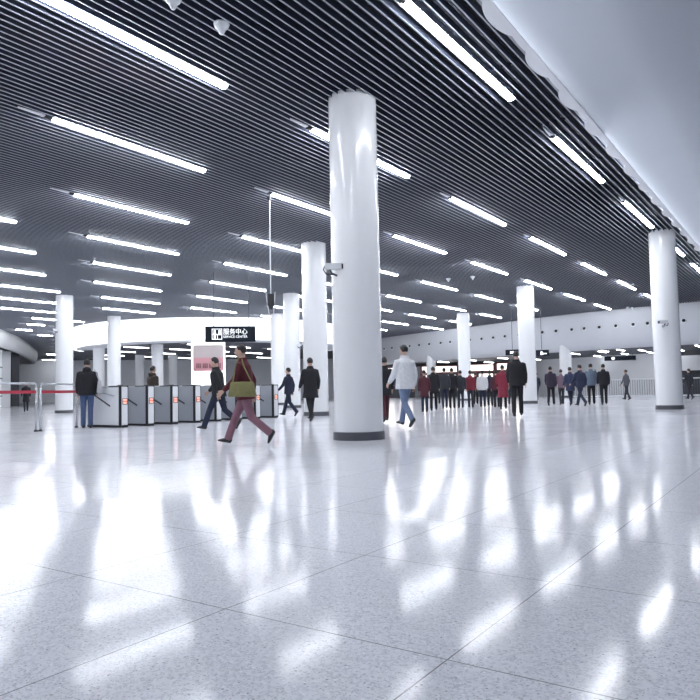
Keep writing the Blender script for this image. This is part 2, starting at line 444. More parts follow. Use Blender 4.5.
stand(425, 412, 10, 'short person in a dull red coat standing behind the white jacket', H=1.55, top=DRED, legs=NAVY, hem=.62)
stand(434, 411, -5, 'broad person in a black coat at the left end of the queue', H=1.66, top=BLK, legs=BLK, hem=.72, bulk=1.2, stride=.3)
stand(445, 409, 6, 'person in a charcoal jacket second in the queue from its left end', H=1.68, top=CHAR, legs=NAVY, bulk=1.1, stride=.3)
stand(452.5, 408.5, -8, 'person in a black jacket third in the queue, left of the slim far column', H=1.72, top=BLK, legs=BLK, bulk=1.05)
stand(461, 408, 4, 'person in a black jacket before the slim far column beside the red one', H=1.62, top=CHAR, legs=CHAR, bulk=1.1)
stand(471, 407.5, -15, 'person in a red jacket just right of the slim far column', H=1.62, top=(.17, .018, .034), legs=CHAR, bulk=1.15)
stand(483, 407, 8, 'person in a white padded jacket and dark trousers in the queue', H=1.62, top=WHT, legs=NAVY, bulk=1.2)
stand(490.5, 406, -6, 'person in navy between the white padded jacket and the red coats', H=1.66, top=NAVY, legs=BLK)
stand(497, 407.5, 10, 'person in a dark red jacket pressed beside the long red coat', H=1.58, top=DRED, legs=BLK, bulk=1.1)
stand(503.5, 410, -4, 'person in a long bright red coat reaching the knees', H=1.66, top=RED, legs=BLK, hem=.45, bulk=1.05, stride=.3)
stand(518, 417, -3, 'tall person in a black jacket walking away before the middle column', H=1.84, top=BLK, legs=BLK, stride=.35, bulk=1.22)
stand(438, 404, 0, 'person in dark clothes at the back of the queue, by the far left counters', H=1.68, top=CHAR, legs=BLK, group=None)
stand(476, 404, 5, 'person in black behind the red and white jackets of the queue', H=1.68, top=BLK, legs=BLK)
stand(511, 404.5, 0, 'person in charcoal seen between the red coat and the tall black jacket', H=1.62, top=CHAR, legs=CHAR)
stand(537, 401.5, 30, 'person in navy showing at the right side of the middle column', H=1.62, top=NAVY, legs=NAVY, stride=.4)
stand(551.5, 406, -10, 'person in dark plum jacket at the left of the group by the middle column', H=1.68, top=(.03, .022, .045), legs=BLK, stride=.5, bulk=1.1)
stand(562, 405, 15, 'person in a faded mauve top inside the group right of the middle column', H=1.58, top=(.17, .12, .16), legs=CHAR, stride=.3)
stand(571, 406, 25, 'person in a mid blue coat in the middle of the right-hand group', H=1.62, top=(.028, .038, .085), legs=NAVY, stride=.5, hem=.65, bulk=1.1)
stand(581, 407, 40, 'person in a dark blue jacket striding at the right end of the group', H=1.70, top=(.018, .024, .056), legs=NAVY, stride=.9, bulk=1.1)
p592 = stand(592, 405, -5, 'person in pale blue jacket and black trousers walking away beside one in black', H=1.78, top=(.11, .145, .20), legs=BLK, stride=.3, bulk=1.05)
stand(604.5, 405, 4, 'person in black walking away beside the pale blue jacket', H=1.74, top=BLK, legs=BLK, stride=.3, bulk=1.1)
stand(627, 400.5, 60, 'person in grey passing in front of the railing', H=1.64, top=(.10, .105, .125), legs=CHAR, stride=.5)
stand(690, 400, 50, 'person in dark clothes by the railing right of the right-hand column', H=1.60, top=CHAR, legs=CHAR, stride=.6)

def bag(owner, s, label, col, w, h, t, z, y=0.0):
    T, k = owner['T'], owner['k']; root = empty('shoulder_bag'); rt = owner['root']
    root.location = rt.location; root.rotation_euler = rt.rotation_euler
    tag(root, label, 'bag')
    c = T((s*(.27 + t/2), y, z))
    bm = bmesh.new(); box(bm, c.x - t/2, c.x + t/2, c.y - w/2, c.y + w/2, c.z - h/2, c.z + h/2, bevel=.025)
    for v in bm.verts:
        f = (v.co.z - c.z)/h + .5
        v.co.y = c.y + (v.co.y - c.y)*(1.08 - .22*f); v.co.x = c.x + (v.co.x - c.x)*(1.25 - .6*f)
    obj('bag_body', bm, cloth(col), root, smooth='auto')
    bm = bmesh.new(); tp = T((s*.175, 0, 1.51))
    for yy in (-w*.36, w*.36):
        tube(bm, [c + Vector((0, yy, h*.45)), tp + Vector((s*.055, yy*.4, -.10)), tp + Vector((0, yy*.2, 0))], .011, 8)
    obj('strap', bm, cloth(col), root)
bag(lady, 1, 'pale grey shoulder bag hanging at the right side of the person at the gate end', (.42, .43, .46), .32, .34, .10, 1.04, -.14)
bag(redp, -1, 'yellow-green shoulder bag at the hip of the person in the dark red jacket', (.20, .19, .08), .42, .24, .12, .98, -.02)
bag(p592, 1, 'black shoulder bag on the person in the pale blue jacket', (.014, .014, .018), .26, .26, .10, 1.0)
bake_pending()

# ------------------------------------------------------------------ floor, ceilings, walls
bm = bmesh.new(); prism(bm, [(-14, -14), (95, -14), (95, 112), (-14, 112)], -0.2, 0.0)
struct(obj('floor', bm, MT['floor']), 'polished pale terrazzo floor with thin slab joints and long light reflections', 'floor')

SL = 0.025                                     # the hall grid stands 1.4 degrees off our axis
def edge_y(x): return 3.435 + 0.0326*x
bulk_pl = catmull([(50.0, -8), (50.2, 0), (50.3, 7.5), (50.7, 11.3), (51.4, 15.2), (52.7, 19.5), (55.3, 25.6), (57.9, 32.6), (60.4, 38.6), (63, 44.5)], 6)
def bulk_x(y):
    for a, b in zip(bulk_pl, bulk_pl[1:]):
        if a[1] <= y <= b[1]: return a[0] + (b[0]-a[0])*(y-a[1])/(b[1]-a[1])
    return bulk_pl[-1][0] if y > bulk_pl[-1][1] else bulk_pl[0][0]
DC, DR = Vector((42.0, 44.0)), 11.2            # round bulkhead over the service hall
bm = bmesh.new(); prism(bm, [(-20, edge_y(-20) + .2), (52, edge_y(52) + .2), (64, 44), (90, 70), (90, 115), (-20, 115)], CEIL + .30, CEIL + .34)
ceil = struct(obj('ceiling', bm, MT['deck']), 'dark slatted metal ceiling of the hall', 'ceiling')
bm = bmesh.new()
P, W, HT = 0.158, 0.022, 0.115
n = 0; y = 3.46
while y < 100:
    xe = bulk_x(y + 1.2) - .02 if y < 44 else min(90, 63 + (y-44)*.9)
    xs = -18 if y < 62 else 18
    xe = min(xe, (y - 3.50)/.0076)
    if xe < xs + 1:
        y += P; continue
    box(bm, xs, xe, y - W/2, y + W/2, CEIL + .006, CEIL + HT, mi=0)
    box(bm, xs, xe, y - W/2 - .001, y + W/2 + .001, CEIL, CEIL + .008, mi=1)
    y += P
# cross carriers above the slats
for x in range(-16, 60, 3):
    box(bm, x - .02, x + .02, 4.0, (90 if 20 < x < 46 else 60), CEIL + HT, CEIL + HT + .05, mi=0)
for v in bm.verts: v.co.y += SL*v.co.x
sl = obj('slat_panel', bm, [MT['slat'], MT['slat_edge']], ceil); sl['label'] = 'parallel grey slats with pale lower edges'

SOF = 6.95
bm = bmesh.new()
cv = [(-.90 + 1.02*math.cos(R(t)), CEIL + .03 + (SOF - CEIL - .03)*math.sin(R(t))) for t in range(0, 91, 6)] + [(-16, SOF), (-16, SOF + .06)]
cv += [(-.90 + 1.08*math.cos(R(t)), CEIL + .03 + (SOF - CEIL + .03)*math.sin(R(t))) for t in range(90, -1, -6)]
cv.append(cv[0])
sheet(bm, [[Vector((x, edge_y(x) + o_, z)) for x in (-16, 51)] for o_, z in cv])
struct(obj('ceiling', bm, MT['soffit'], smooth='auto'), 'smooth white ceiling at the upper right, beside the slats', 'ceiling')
bm = bmesh.new(); xs = [-16 + .06*i for i in range(int(66/.06))]
def scal(x):
    t = (x/1.75) % 1.0
    return .10 + .13*max(0.0, math.sin(PI*t*1.6))**.6 if t < .625 else .10 + .015*math.sin(PI*(t-.625)/.375)
sheet(bm, [[Vector((x, edge_y(x) - .015, CEIL - .012)) for x in xs], [Vector((x, edge_y(x) + scal(x), CEIL - .012)) for x in xs], [Vector((x, edge_y(x) + scal(x), CEIL + .004)) for x in xs], [Vector((x, edge_y(x) - .015, CEIL + .004)) for x in xs], [Vector((x, edge_y(x) - .015, CEIL - .012)) for x in xs]])
trim1 = struct(obj('trim_1', bm, MT['white']), 'scalloped white strip where the slats meet the smooth ceiling', 'trim')
bm = bmesh.new(); prism(bm, [(-16, edge_y(-16) + .03), (50, edge_y(50) + .03), (50, edge_y(50) + .09), (-16, edge_y(-16) + .09)], CEIL + .006, CEIL + .03)
tag(obj('cove_light', bm, MT['cove']), 'long light strip glowing in the cove along the smooth white ceiling', 'light')

# right-hand bulkhead: leans outward towards its lower edge
nn = normals2d(bulk_pl, 1)
prof = [(0, CEIL + .3), (0, CEIL), (.05, 5.75), (.16, 5.3), (.34, 4.8), (.60, 4.3), (.92, 3.85), (1.25, 3.52), (1.35, 3.5), (16, 3.5)]
rows = [[Vector((p[0] + q[0]*o, p[1] + q[1]*o, z)) for p, q in zip(bulk_pl, nn)] for o, z in prof]
bm = bmesh.new(); sheet(bm, rows[:9])
struct(obj('wall_right', bm, MT['bulkhead'], smooth=True), 'curved white bulkhead band with a row of round nozzles at the right', 'wall')
bm = bmesh.new(); sheet(bm, rows[8:]); sheet(bm, [[v + Vector((0, 0, .05)) for v in r] for r in rows[8:]])
struct(obj('ceiling', bm, MT['dark_ceiling']), 'low dark ceiling beyond the curved white bulkhead', 'ceiling')
bm = bmesh.new(); wallstrip(bm, [(61.5, 11.5), (63, 14), (64.5, 18), (68, 28), (71, 36), (75, 46)], .2, 0, 3.5, 1)
struct(obj('wall_back', bm, MT['white']), 'white wall far behind the railing and the people at the right', 'wall')
bm = bmesh.new(); wallstrip(bm, [(60.5, -8), (60.8, 11.5)], .2, 0, 3.5, 1)
struct(obj('wall_back', bm, MT['dark']), 'dark shop front wall behind the railing at the far right', 'wall')
bm = bmesh.new(); wallstrip(bm, [(59.0, -8), (59.2, 11.0)], .9, 1.9, 3.05, 1)
struct(obj('trim_2', bm, MT['white']), 'white beam over the dark shop front at the far right', 'trim')

# left drum bulkhead
def drum(a0, a1, n_, r): return [(DC.x + r*math.cos(R(a0 + (a1-a0)*i/n_)), DC.y + r*math.sin(R(a0 + (a1-a0)*i/n_))) for i in range(n_+1)]
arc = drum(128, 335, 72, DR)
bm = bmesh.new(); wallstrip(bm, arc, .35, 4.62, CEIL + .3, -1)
struct(obj('wall_left', bm, MT['fascia'], smooth='auto'), 'round white bulkhead with added glow above the service area', 'wall')
bm = bmesh.new(); inner = drum(128, 335, 72, DR - .3)
prism(bm, inner + [(63, 44), (72, 46), (44, 68.5), (40, 62)], 4.66, 4.72)
struct(obj('ceiling', bm, MT['dark_ceiling']), 'low dark ceiling inside the service area below the round bulkhead', 'ceiling')
bm = bmesh.new(); prism(bm, inner[4:] + drum(335, 140, 72, DR - 2.4), 4.60, 4.655)
struct(obj('trim_3', bm, MT['white']), 'pale ring of soffit under the round bulkhead', 'trim')
bm = bmesh.new(); wallstrip(bm, [(43, 67.8), (56, 57.5), (73, 45)], .2, 0, 4.66, 1)
struct(obj('wall_back', bm, MT['grey_wall']), 'pale grey wall at the back of the service area', 'wall')
bm = bmesh.new(); wallstrip(bm, [(28, 107), (50, 102.5), (66, 92), (82, 74)], .2, 0, CEIL + .3, 1)
struct(obj('wall_back', bm, MT['grey_wall']), 'far grey wall at the end of the hall on the left', 'wall')

# left mezzanine ring
mz = catmull([(18, 40), (22, 46), (28.5, 53.3), (30.8, 56.1), (34.1, 60.3), (37.8, 65.5), (42.1, 71.8), (45.6, 77.0), (48.2, 81.6), (48.6, 84.2), (46.5, 86.0)], 6)
nz = normals2d(mz, -1)
bm = bmesh.new()
pr = [(.30, CEIL + .3), (.02, CEIL), (-.02, 5.9), (.02, 5.5), (.10, 5.15), (.25, 4.95), (.6, 4.95), (.6, CEIL + .3)]
sheet(bm, [[Vector((p[0] + q[0]*o, p[1] + q[1]*o, z)) for p, q in zip(mz, nz)] for o, z in pr])
struct(obj('wall_left', bm, MT['white'], smooth='auto'), 'curved white fascia at the far left edge with a rounded end', 'wall')
gl = catmull([(17.0, 41.0), (21, 47.5), (27.5, 55.0), (31.0, 59.3), (34.0, 63.2)], 6)
bm = bmesh.new(); wallstrip(bm, gl, .12, 0, 5.2, -1)
w1 = struct(obj('window_1', bm, MT['glass_wall']), 'frosted glass wall below the curved fascia at the left', 'window')
bm = bmesh.new(); ng = normals2d(gl, -1)
for i in range(0, len(gl), 2):
    p, q = gl[i], ng[i]
    cyl(bm, (p[0] - q[0]*.05, p[1] - q[1]*.05, 0), (p[0] - q[0]*.05, p[1] - q[1]*.05, 5.2), .06, seg=8)
obj('mullion', bm, MT['steel_light'], w1)
bm = bmesh.new()
for z in (1.0, 2.6, 3.6): tube(bm, [(p[0] - q[0]*.06, p[1] - q[1]*.06, z) for p, q in zip(gl, ng)], .05, 6)
obj('transom', bm, MT['dark'], w1)
bm = bmesh.new(); e = Vector(gl[-1]); box(bm, e.x - .25, e.x + .65, e.y - .3, e.y + .3, 0, 5.1)
struct(obj('trim_4', bm, MT['white']), 'white pier at the end of the frosted glass wall', 'trim')
bm = bmesh.new(); e = Vector((36.6, 66.0)); box(bm, e.x - .3, e.x + .45, e.y - .3, e.y + .3, 0, 5.2)
struct(obj('trim_5', bm, MT['plinth']), 'dark pier under the rounded end of the curved fascia', 'trim')

# ------------------------------------------------------------------ columns
def column_parts(z1):
    root = empty('column')
    bm = bmesh.new(); lathe(bm, [(.44, .02), (.44, z1)], 48)
    obj('shaft', bm, MT['column'], root, smooth='auto')
    bm = bmesh.new(); lathe(bm, [(.463, 0), (.463, .135), (.455, .145), (.43, .145)], 48)
    obj('base_ring', bm, MT['plinth'], root, smooth='auto')
    return root
tall = column_parts(CEIL + .06)
cols = [((10.37, 7.17), 'nearest and largest white round column, with a camera on its left side'),
        ((19.76, 15.49), 'white round column just left behind the nearest one'),
        ((29.09, 24.42), 'third white round column in the line behind the nearest one'),
        ((21.40, 33.59), 'white round column at the left, behind the red-banded barrier'),
        ((26.30, 5.05), 'large white round column at the right with a camera facing the hall'),
        ((35.61, 13.70), 'white round column in the middle right, behind the tall person in black'),
        ((45.19, 22.03), 'slim distant white column behind the queue')]
for i, (p, lab) in enumerate(cols):
    o = tall if i == 0 else copy_tree(tall, None)
    o.location = (p[0], p[1], 0); tag(o, lab, 'column', 'white round columns')
q = at_d(114, 320, 49.6); o = copy_tree(tall, (q.x, q.y, 0)); tag(o, 'white column before the glowing bulkhead, above the first ticket gate', 'column', 'white round columns')
q = at_d(277, 320, 47.8); o = copy_tree(tall, (q.x, q.y, 0)); tag(o, 'white column before the glowing bulkhead, left of the third column in line', 'column', 'white round columns')
for px, off, lab in ((555, 1.25, 'white column rising into the curved bulkhead, right of the middle column'), (421.5, 1.2, 'white column rising into the curved bulkhead, left of the slim distant column')):
    best = min(range(len(bulk_pl)), key=lambda i: abs((project((*bulk_pl[i], 3.5)) or (9999,))[0] - px))
    # refine along the band
    a, b = bulk_pl[max(0, best-1)], bulk_pl[min(len(bulk_pl)-1, best+1)]
    t = min((j/40 for j in range(41)), key=lambda t: abs(project((a[0]+(b[0]-a[0])*t, a[1]+(b[1]-a[1])*t, 3.5))[0] - px))
    c = (a[0]+(b[0]-a[0])*t + nn[best][0]*off, a[1]+(b[1]-a[1])*t + nn[best][1]*off)
    o = copy_tree(tall, (*c, 0)); tag(o, lab, 'column', 'white round columns')
low = column_parts(4.66)
for i, (px, d, lab) in enumerate(((99, 58, 'white column inside the service area beside the person at the gate end'), (157.5, 55, 'broad white column inside the service area above the third gate'),
                      (140, 70, 'thin far white column inside the service area left of the broad one'), (173, 70, 'thin far white column inside the service area right of the broad one'))):
    q = at_d(px, 380, d); o = low if i == 0 else copy_tree(low, None)
    o.location = (q.x, q.y, 0); tag(o, lab, 'column', 'white round columns')
q = at_d(208.5, 380, 51.5); pier = empty('pier', (q.x, q.y, 0), math.atan2(q.y, q.x) - PI/2)
tag(pier, 'broad white pier behind the rose-coloured panel above the gates', 'pier')
bm = bmesh.new(); box(bm, -1.2, 1.2, -.3, .3, .16, 4.6, bevel=.04); obj('shaft', bm, MT['fascia'], pier)  # pier shaft shares the bulkhead's added glow
bm = bmesh.new(); box(bm, -1.22, 1.22, -.32, .32, 0, .16); obj('base_ring', bm, MT['plinth'], pier)

# ------------------------------------------------------------------ tube lights
def fixture(mt, ln=3.95, nt_=3):
    root = empty('ceiling_light')
    bm = bmesh.new(); box(bm, -.02, ln + .02, -.062, .062, -.022, -.002); obj('housing', bm, MT['steel_light'], root)
    seg = ln/nt_
    for i in range(nt_):
        bm = bmesh.new(); x0, x1 = i*seg + .015, (i+1)*seg - .015
        ring = [(.070*math.cos(R(a)), -.022 + .050*math.sin(R(a))) for a in range(180, 361, 20)]
        sheet(bm, [[Vector((x, yy, z)) for yy, z in ring] for x in (x0, x1)])
        vs = sorted(bm.verts, key=lambda v: v.co.x)
        bm.faces.new(vs[:len(ring)]); bm.faces.new(vs[len(ring):])
        obj('tube', bm, mt, root)
    for i in range(1, nt_):
        bm = bmesh.new(); box(bm, i*seg - .014, i*seg + .014, -.055, .055, -.066, -.022); obj('connector', bm, MT['plastic'], root)
    bm = bmesh.new(); box(bm, -.16, -.02, -.03, .03, -.06, -.002, bevel=.008); obj('ballast_box', bm, MT['black'], root)
    bm = bmesh.new()
    prism(bm, [(-.70, -.004), (-.18, -.045), (-.18, .045), (-.70, .004)], -.030, -.004); obj('reflection_wedge', bm, MT['plastic'], root)  # tapered white wedge stands in for the tube's reflection on the slat
    return root
proto = fixture(MT['tube']); first = True
base = [4.45, 8.28, 11.9, 16.0, 19.9, 23.72, 27.75, 31.75, 35.75, 39.8] + [43.55]
stx = [8.05, 10.92, 13.87, 10.64, 13.72, 16.63, 19.5, 22.77, 25.73, 27.9] + [32.2]
ORD = ['', 'first', 'second', 'third', 'fourth', 'fifth', 'sixth', 'seventh', 'eighth', 'ninth', 'tenth', 'eleventh', 'twelfth', 'thirteenth', 'fourteenth']
ang = math.atan(SL)
def mez_block(x, y):
    for a, b in zip(mz, mz[1:]):
        if min(a[1], b[1]) <= y <= max(a[1], b[1]) and x < max(a[0], b[0]) + .6: return True
    return False
nlights = 0
for r_, (b0, s0) in enumerate(zip(base, stx)):
    k0 = -5; vis = []
    spots = []
    for kk in range(-6, 9):
        x = s0 + 6.43*kk; y = b0 + SL*x; xe, ye = x + 3.95, b0 + SL*(x + 3.95)
        if x < -8 or (r_ > 6 and x < 8) : continue
        if y < edge_y(x) + .3: continue
        if y < 44 and xe > bulk_x(ye) - .3: continue
        if min((Vector(p_) - DC).length for p_ in ((x, y), (xe, ye), ((x+xe)/2, (y+ye)/2))) < DR + .25: continue
        if y >= 40 and x > 40 and (x - 30) > (y - 40)*.62: continue
        if y > 40 and mez_block(x - .6, y): continue
        if y > 92: continue
        pa, pb = project((x, y, CEIL)), project((xe, ye, CEIL))
        seen = False
        for t in (0, .25, .5, .75, 1):
            pp = project((x + 3.95*t, y + (ye-y)*t, CEIL))
            if pp and 0 < pp[0] < 700 and 0 < pp[1] < 700: seen = True
        if not seen and r_ > 5: continue
        spots.append((x, y, seen))
    cnt = 0
    for x, y, seen in spots:
        if first: o = proto; first = False
        else: o = copy_tree(proto, None)
        o.location = (x, y, CEIL); o.rotation_euler = (0, 0, ang); nlights += 1
        if seen: cnt += 1
        if not seen: lab = 'long white tube light on the slats outside the photographed part of the ceiling'
        elif r_ < 9: lab = '%s tube light from the left in the %s row from the smooth white ceiling' % (ORD[cnt], ORD[r_ + 1])
        else: lab = 'small distant tube light on the slats at the far left end of the hall'
        tag(o, lab, 'ceiling light', 'tube lights on the slatted ceiling')
print('LIGHTS', nlights)
far = fixture(MT['tube'], 1.32, 1)
FAR = (((27.7, 48.1), 'short distant tube light just above the one nearest the curved fascia'), ((29.3, 52.5), 'short distant tube light nearest to the curved fascia at the far left'),
       ((33.2, 56.0), 'short distant tube light touching the left column in the photo'), ((49.3, 81.1), 'far small tube light at the end of the hall, higher one beside the left column'),
       ((56.2, 93.4), 'far small tube light at the end of the hall, lower one beside the left column'), ((58.6, 99.0), 'far small tube light just right of the rounded end of the curved fascia'))
FAR += tuple((p, 'unseen small tube light added behind the left column to light the hall end') for p in ((30.2, 48.4), (32.6, 52.4), (35.4, 56.2), (37.4, 60), (40, 64), (42.6, 68.5), (45.4, 73), (60, 92.5), (61.5, 97)))  # unseen fixtures added to brighten the far end and the curved fascia
for i, ((x, y), lab) in enumerate(FAR):
    o = far if i == 0 else copy_tree(proto if 4 <= i < 6 else far, None)
    o.location = (x, y, CEIL); o.rotation_euler = (0, 0, ang); tag(o, lab, 'ceiling light', 'far tube lights on the slatted ceiling')
lowf = fixture(MT['tube_low'], 2.4, 2); fl = True
spots = []
for i in range(8):
    for j in range(5):
        a = Vector((36 + i*4.6 - j*1.8, 40.5 + j*5.2 + i*.1))
        if (a - DC).length > DR - 3.2 and a.y < 47: continue
        az = math.degrees(math.atan2(a.y, a.x))
        if not 36.5 < az < 56.5: continue
        if a.x*10.2 + a.y*13 > (43*10.2 + 67.8*13) - 40 and a.length > 72: continue
        if a.x + 2.6 > 62 - (a.y - 44)*.3: continue
        spots.append((a.x, a.y, 4.655, 'strip light on the low dark ceiling inside the service area', 'strip lights in the service area'))
for px, dd in ((385, 1.9), (423, 1.9), (448, 2.0), (476, 2.2), (498, 1.9), (521, 5), (545, 3), (577, 2.6), (586, 1.7), (608, 1.7), (614, 4), (642, 2.6), (650, 1.7), (688, 1.8), (560, 8), (600, 8), (640, 7), (470, 8), (420, 8), (520, 9)):
    i = min(range(len(bulk_pl)), key=lambda i: abs((project((*bulk_pl[i], 3.5)) or (9999,))[0] - px))
    spots.append((bulk_pl[i][0] + nn[i][0]*dd, bulk_pl[i][1] + nn[i][1]*dd, 3.495, 'strip light on the low dark ceiling beyond the curved bulkhead', 'strip lights beyond the bulkhead'))
for x, y, z, lab, g in spots:
    o = lowf if fl else copy_tree(lowf, None); fl = False
    o.location = (x, y, z); o.rotation_euler = (0, 0, ang)
    tag(o, lab, 'ceiling light', g)

# ------------------------------------------------------------------ bulkhead air nozzles
bm = bmesh.new(); lathe(bm, [(.15, 0), (.17, .02), (.16, .05), (.12, .05)], 20, Matrix.Rotation(PI/2, 4, 'X'))
noz = empty('air_nozzle'); obj('ring', bm, MT['plastic'], noz, smooth='auto')
bm = bmesh.new(); ell(bm, (0, -.05, .02), (.115, .11, .105), 3); obj('nozzle_ball', bm, MT['black'], noz, smooth=True)
npx = [381.9, 390.4, 399, 408.1, 417.6, 427.6, 437.6, 447.6, 457.1, 468, 479.7, 491.4, 503.1, 515.4, 528, 540.7, 554.4, 568.2, 582.6, 598, 614.4, 630.3, 646.5, 683]
for i, px in enumerate(npx):
    bi = min(range(len(bulk_pl)-1), key=lambda j: min(abs(project((bulk_pl[j][0] + (bulk_pl[j+1][0]-bulk_pl[j][0])*t, bulk_pl[j][1] + (bulk_pl[j+1][1]-bulk_pl[j][1])*t, 5))[0] - px) for t in (0, .5, 1)))
    a, b = bulk_pl[bi], bulk_pl[bi+1]
    t = min((j/30 for j in range(31)), key=lambda t: abs(project((a[0]+(b[0]-a[0])*t, a[1]+(b[1]-a[1])*t, 5))[0] - px))
    q = nn[bi]; c = (a[0]+(b[0]-a[0])*t + q[0]*.25, a[1]+(b[1]-a[1])*t + q[1]*.25)
    o = noz if i == 0 else copy_tree(noz, None)
    o.location = (*c, 5.03); o.rotation_euler = (R(-12), 0, math.atan2(q[1], q[0]) - PI/2)
    tag(o, 'round air nozzle, %s' % (('number %d from the left along the curved white bulkhead' % (i+1))), 'air nozzle', 'air nozzles on the curved bulkhead')

# ------------------------------------------------------------------ security cameras, detectors, pendant
def cctv(loc, rz, label):
    root = empty('security_camera', loc, rz); root.scale = (.82, .82, .82); tag(root, label, 'security camera')
    bm = bmesh.new(); box(bm, -.20, .17, -.065, .065, .02, .14, bevel=.02)
    box(bm, -.20, .235, -.075, .075, .135, .152)
    obj('camera_housing', bm, MT['plastic'], root)
    bm = bmesh.new(); box(bm, .165, .20, -.062, .062, .022, .135, bevel=.01); obj('lens_window', bm, MT['lens'], root)
    bm = bmesh.new(); tube(bm, [(-.10, 0, .03), (-.05, 0, -.06), (.05, .06, -.10), (.10, .18, -.11)], .022); obj('bracket', bm, MT['dark'], root)
    bm = bmesh.new(); cyl(bm, (.10, .17, -.11), (.10, .205, -.11), .06, seg=16); obj('wall_plate', bm, MT['steel'], root)
    bm = bmesh.new(); tube(bm, [(-.20, 0, .10), (-.23, .0, .02), (-.17, .03, -.07), (-.02, .05, -.09)], .012); obj('cable', bm, MT['black'], root)
    return root
def on_col(c, px, py, back=.19):
    d = ray(px, py); u = Vector((d.x, d.y)).normalized(); cc = Vector(c); t = cc.dot(u); perp = (cc - u*t).length
    dist = t - math.sqrt(max(0, .44**2 - perp**2)) - back
    return at_d(px, py, dist)
vaz = lambda c: math.atan2(c[1], c[0])
cctv(on_col(cols[0][0], 334, 270.5, .13), vaz(cols[0][0]) - PI/2, 'white security camera on the left side of the nearest column')
cctv(on_col(cols[4][0], 663, 324, .19), vaz(cols[4][0]) + PI/2 + .5, 'grey security camera on the front of the right-hand column')
cctv(on_col(cols[2][0], 299, 346.5, .1), vaz(cols[2][0]) - PI/2, 'dark security camera low on the third column in line')
cctv(on_col(cols[3][0], 56, 331, .1), vaz(cols[3][0]) + PI/2, 'small security camera high on the left column')
det = empty('smoke_detector')
bm = bmesh.new(); lathe(bm, [(.105, 0), (.105, -.03), (.098, -.05), (.068, -.075), (.045, -.12), (.03, -.15), (.012, -.155)], 28); obj('detector_body', bm, MT['plastic'], det, smooth='auto')
bm = bmesh.new(); lathe(bm, [(.115, .01), (.115, -.004), (.10, -.006)], 28); obj('base_ring', bm, MT['steel_light'], det, smooth='auto')
for i, (px, py, lab) in enumerate(((221.5, 24, 'white conical detector above the top left tube light, the lower of the two'), (173, -2, 'white conical detector cut by the top edge of the frame'),
                    (448.5, 278.5, 'tiny white detector left of its twin between tube lights right of the nearest column'), (472.7, 276.5, 'tiny white detector right of its twin under a short tube light'),
                    (628, 307, 'small detector left of the right-hand column, near the bulkhead'), (632.5, 307.5, 'small detector closest to the right-hand column, near the bulkhead'))):
    q = at_z(px, py, CEIL); o = det if i == 0 else copy_tree(det, None); o.location = (q.x, q.y, CEIL - .002)
    tag(o, lab, 'smoke detector', 'detectors on the slatted ceiling')
q = at_z(269.5, 197, CEIL); pen = empty('pendant_device', q); tag(pen, 'thin pole with a dark device and two cables left of the second column', 'pendant')
bm = bmesh.new(); cyl(bm, (0, 0, 0), (0, 0, -2.72), .016, seg=8); obj('pole', bm, MT['steel_light'], pen)
bm = bmesh.new(); cyl(bm, (0, 0, 0), (0, 0, -.10), .07, .05, seg=16); obj('ceiling_cup', bm, MT['black'], pen)
bm = bmesh.new(); cyl(bm, (0, 0, -2.66), (0, 0, -2.95), .085, .10, seg=20); cyl(bm, (0, 0, -2.95), (0, 0, -3.08), .10, .03, seg=20); obj('device_body', bm, MT['black'], pen, smooth='auto')
bm = bmesh.new(); tube(bm, [(.07, -.09, -2.60), (.06, -.08, -2.85), (.03, -.05, -3.30)], .012, 6); tube(bm, [(-.08, .11, -2.52), (-.07, .09, -2.8), (-.02, .03, -3.30)], .012, 6); obj('cable', bm, MT['plastic'], pen)

# ------------------------------------------------------------------ signs
def text_mesh(s, size):
    cu = bpy.data.curves.new('t', 'FONT'); cu.body = s; cu.size = size; cu.extrude = .004; cu.align_x = 'LEFT'
    to = bpy.data.objects.new('t', cu); C.objects.link(to)
    dg = bpy.context.evaluated_depsgraph_get(); me = bpy.data.meshes.new_from_object(to.evaluated_get(dg))
    bpy.data.objects.remove(to); bm = bmesh.new(); bm.from_mesh(me); bpy.data.meshes.remove(me)
    if not bm.verts: return bm, 0, 0, 0, 0
    x = [v.co.x for v in bm.verts]; y = [v.co.y for v in bm.verts]
    return bm, min(x), max(x), min(y), max(y)
def place_text(s, x0, x1, z0, z1, yf, parent, m, name='lettering'):
    bm, a, b, c, d = text_mesh(s, .3)
    if b <= a: bm.free(); return
    for v in bm.verts:
        X, Z = x0 + (v.co.x - a)/(b-a)*(x1-x0), z0 + (v.co.y - c)/(d-c)*(z1-z0)
        v.co = Vector((X, yf - v.co.z, Z))
    return obj(name, bm, m, parent)
q = at_d(230.5, 334.2, 31.0)
sg = empty('hanging_sign', q, vaz(q) - PI/2); tag(sg, 'black hanging sign with white pictogram and service centre lettering in two languages', 'sign')
w2, h2 = 1.085, .345
bm = bmesh.new(); box(bm, -w2, w2, -.07, .07, -h2, h2, bevel=.012); obj('sign_panel', bm, MT['sign'], sg)
for x in (-.72, .80):
    bm = bmesh.new(); cyl(bm, (x, 0, h2), (x, 0, CEIL - q.z), .014, seg=8); obj('hanger_rod', bm, MT['dark'], sg)
place_text('服务中心', -.31, .73, -.02, .245, -.074, sg, MT['lettering'])
place_text('SERVICE CENTER', -.31, .73, -.165, -.065, -.074, sg, MT['lettering'])
bm = bmesh.new(); yf = -.076
def plate(bm, x0, x1, z0, z1): box(bm, x0, x1, yf - .004, yf + .003, z0, z1)
for a_ in ((-.80, -.36, .21, .235), (-.80, -.36, -.235, -.21), (-.80, -.775, -.235, .235), (-.385, -.36, -.235, .235)): plate(bm, *a_)
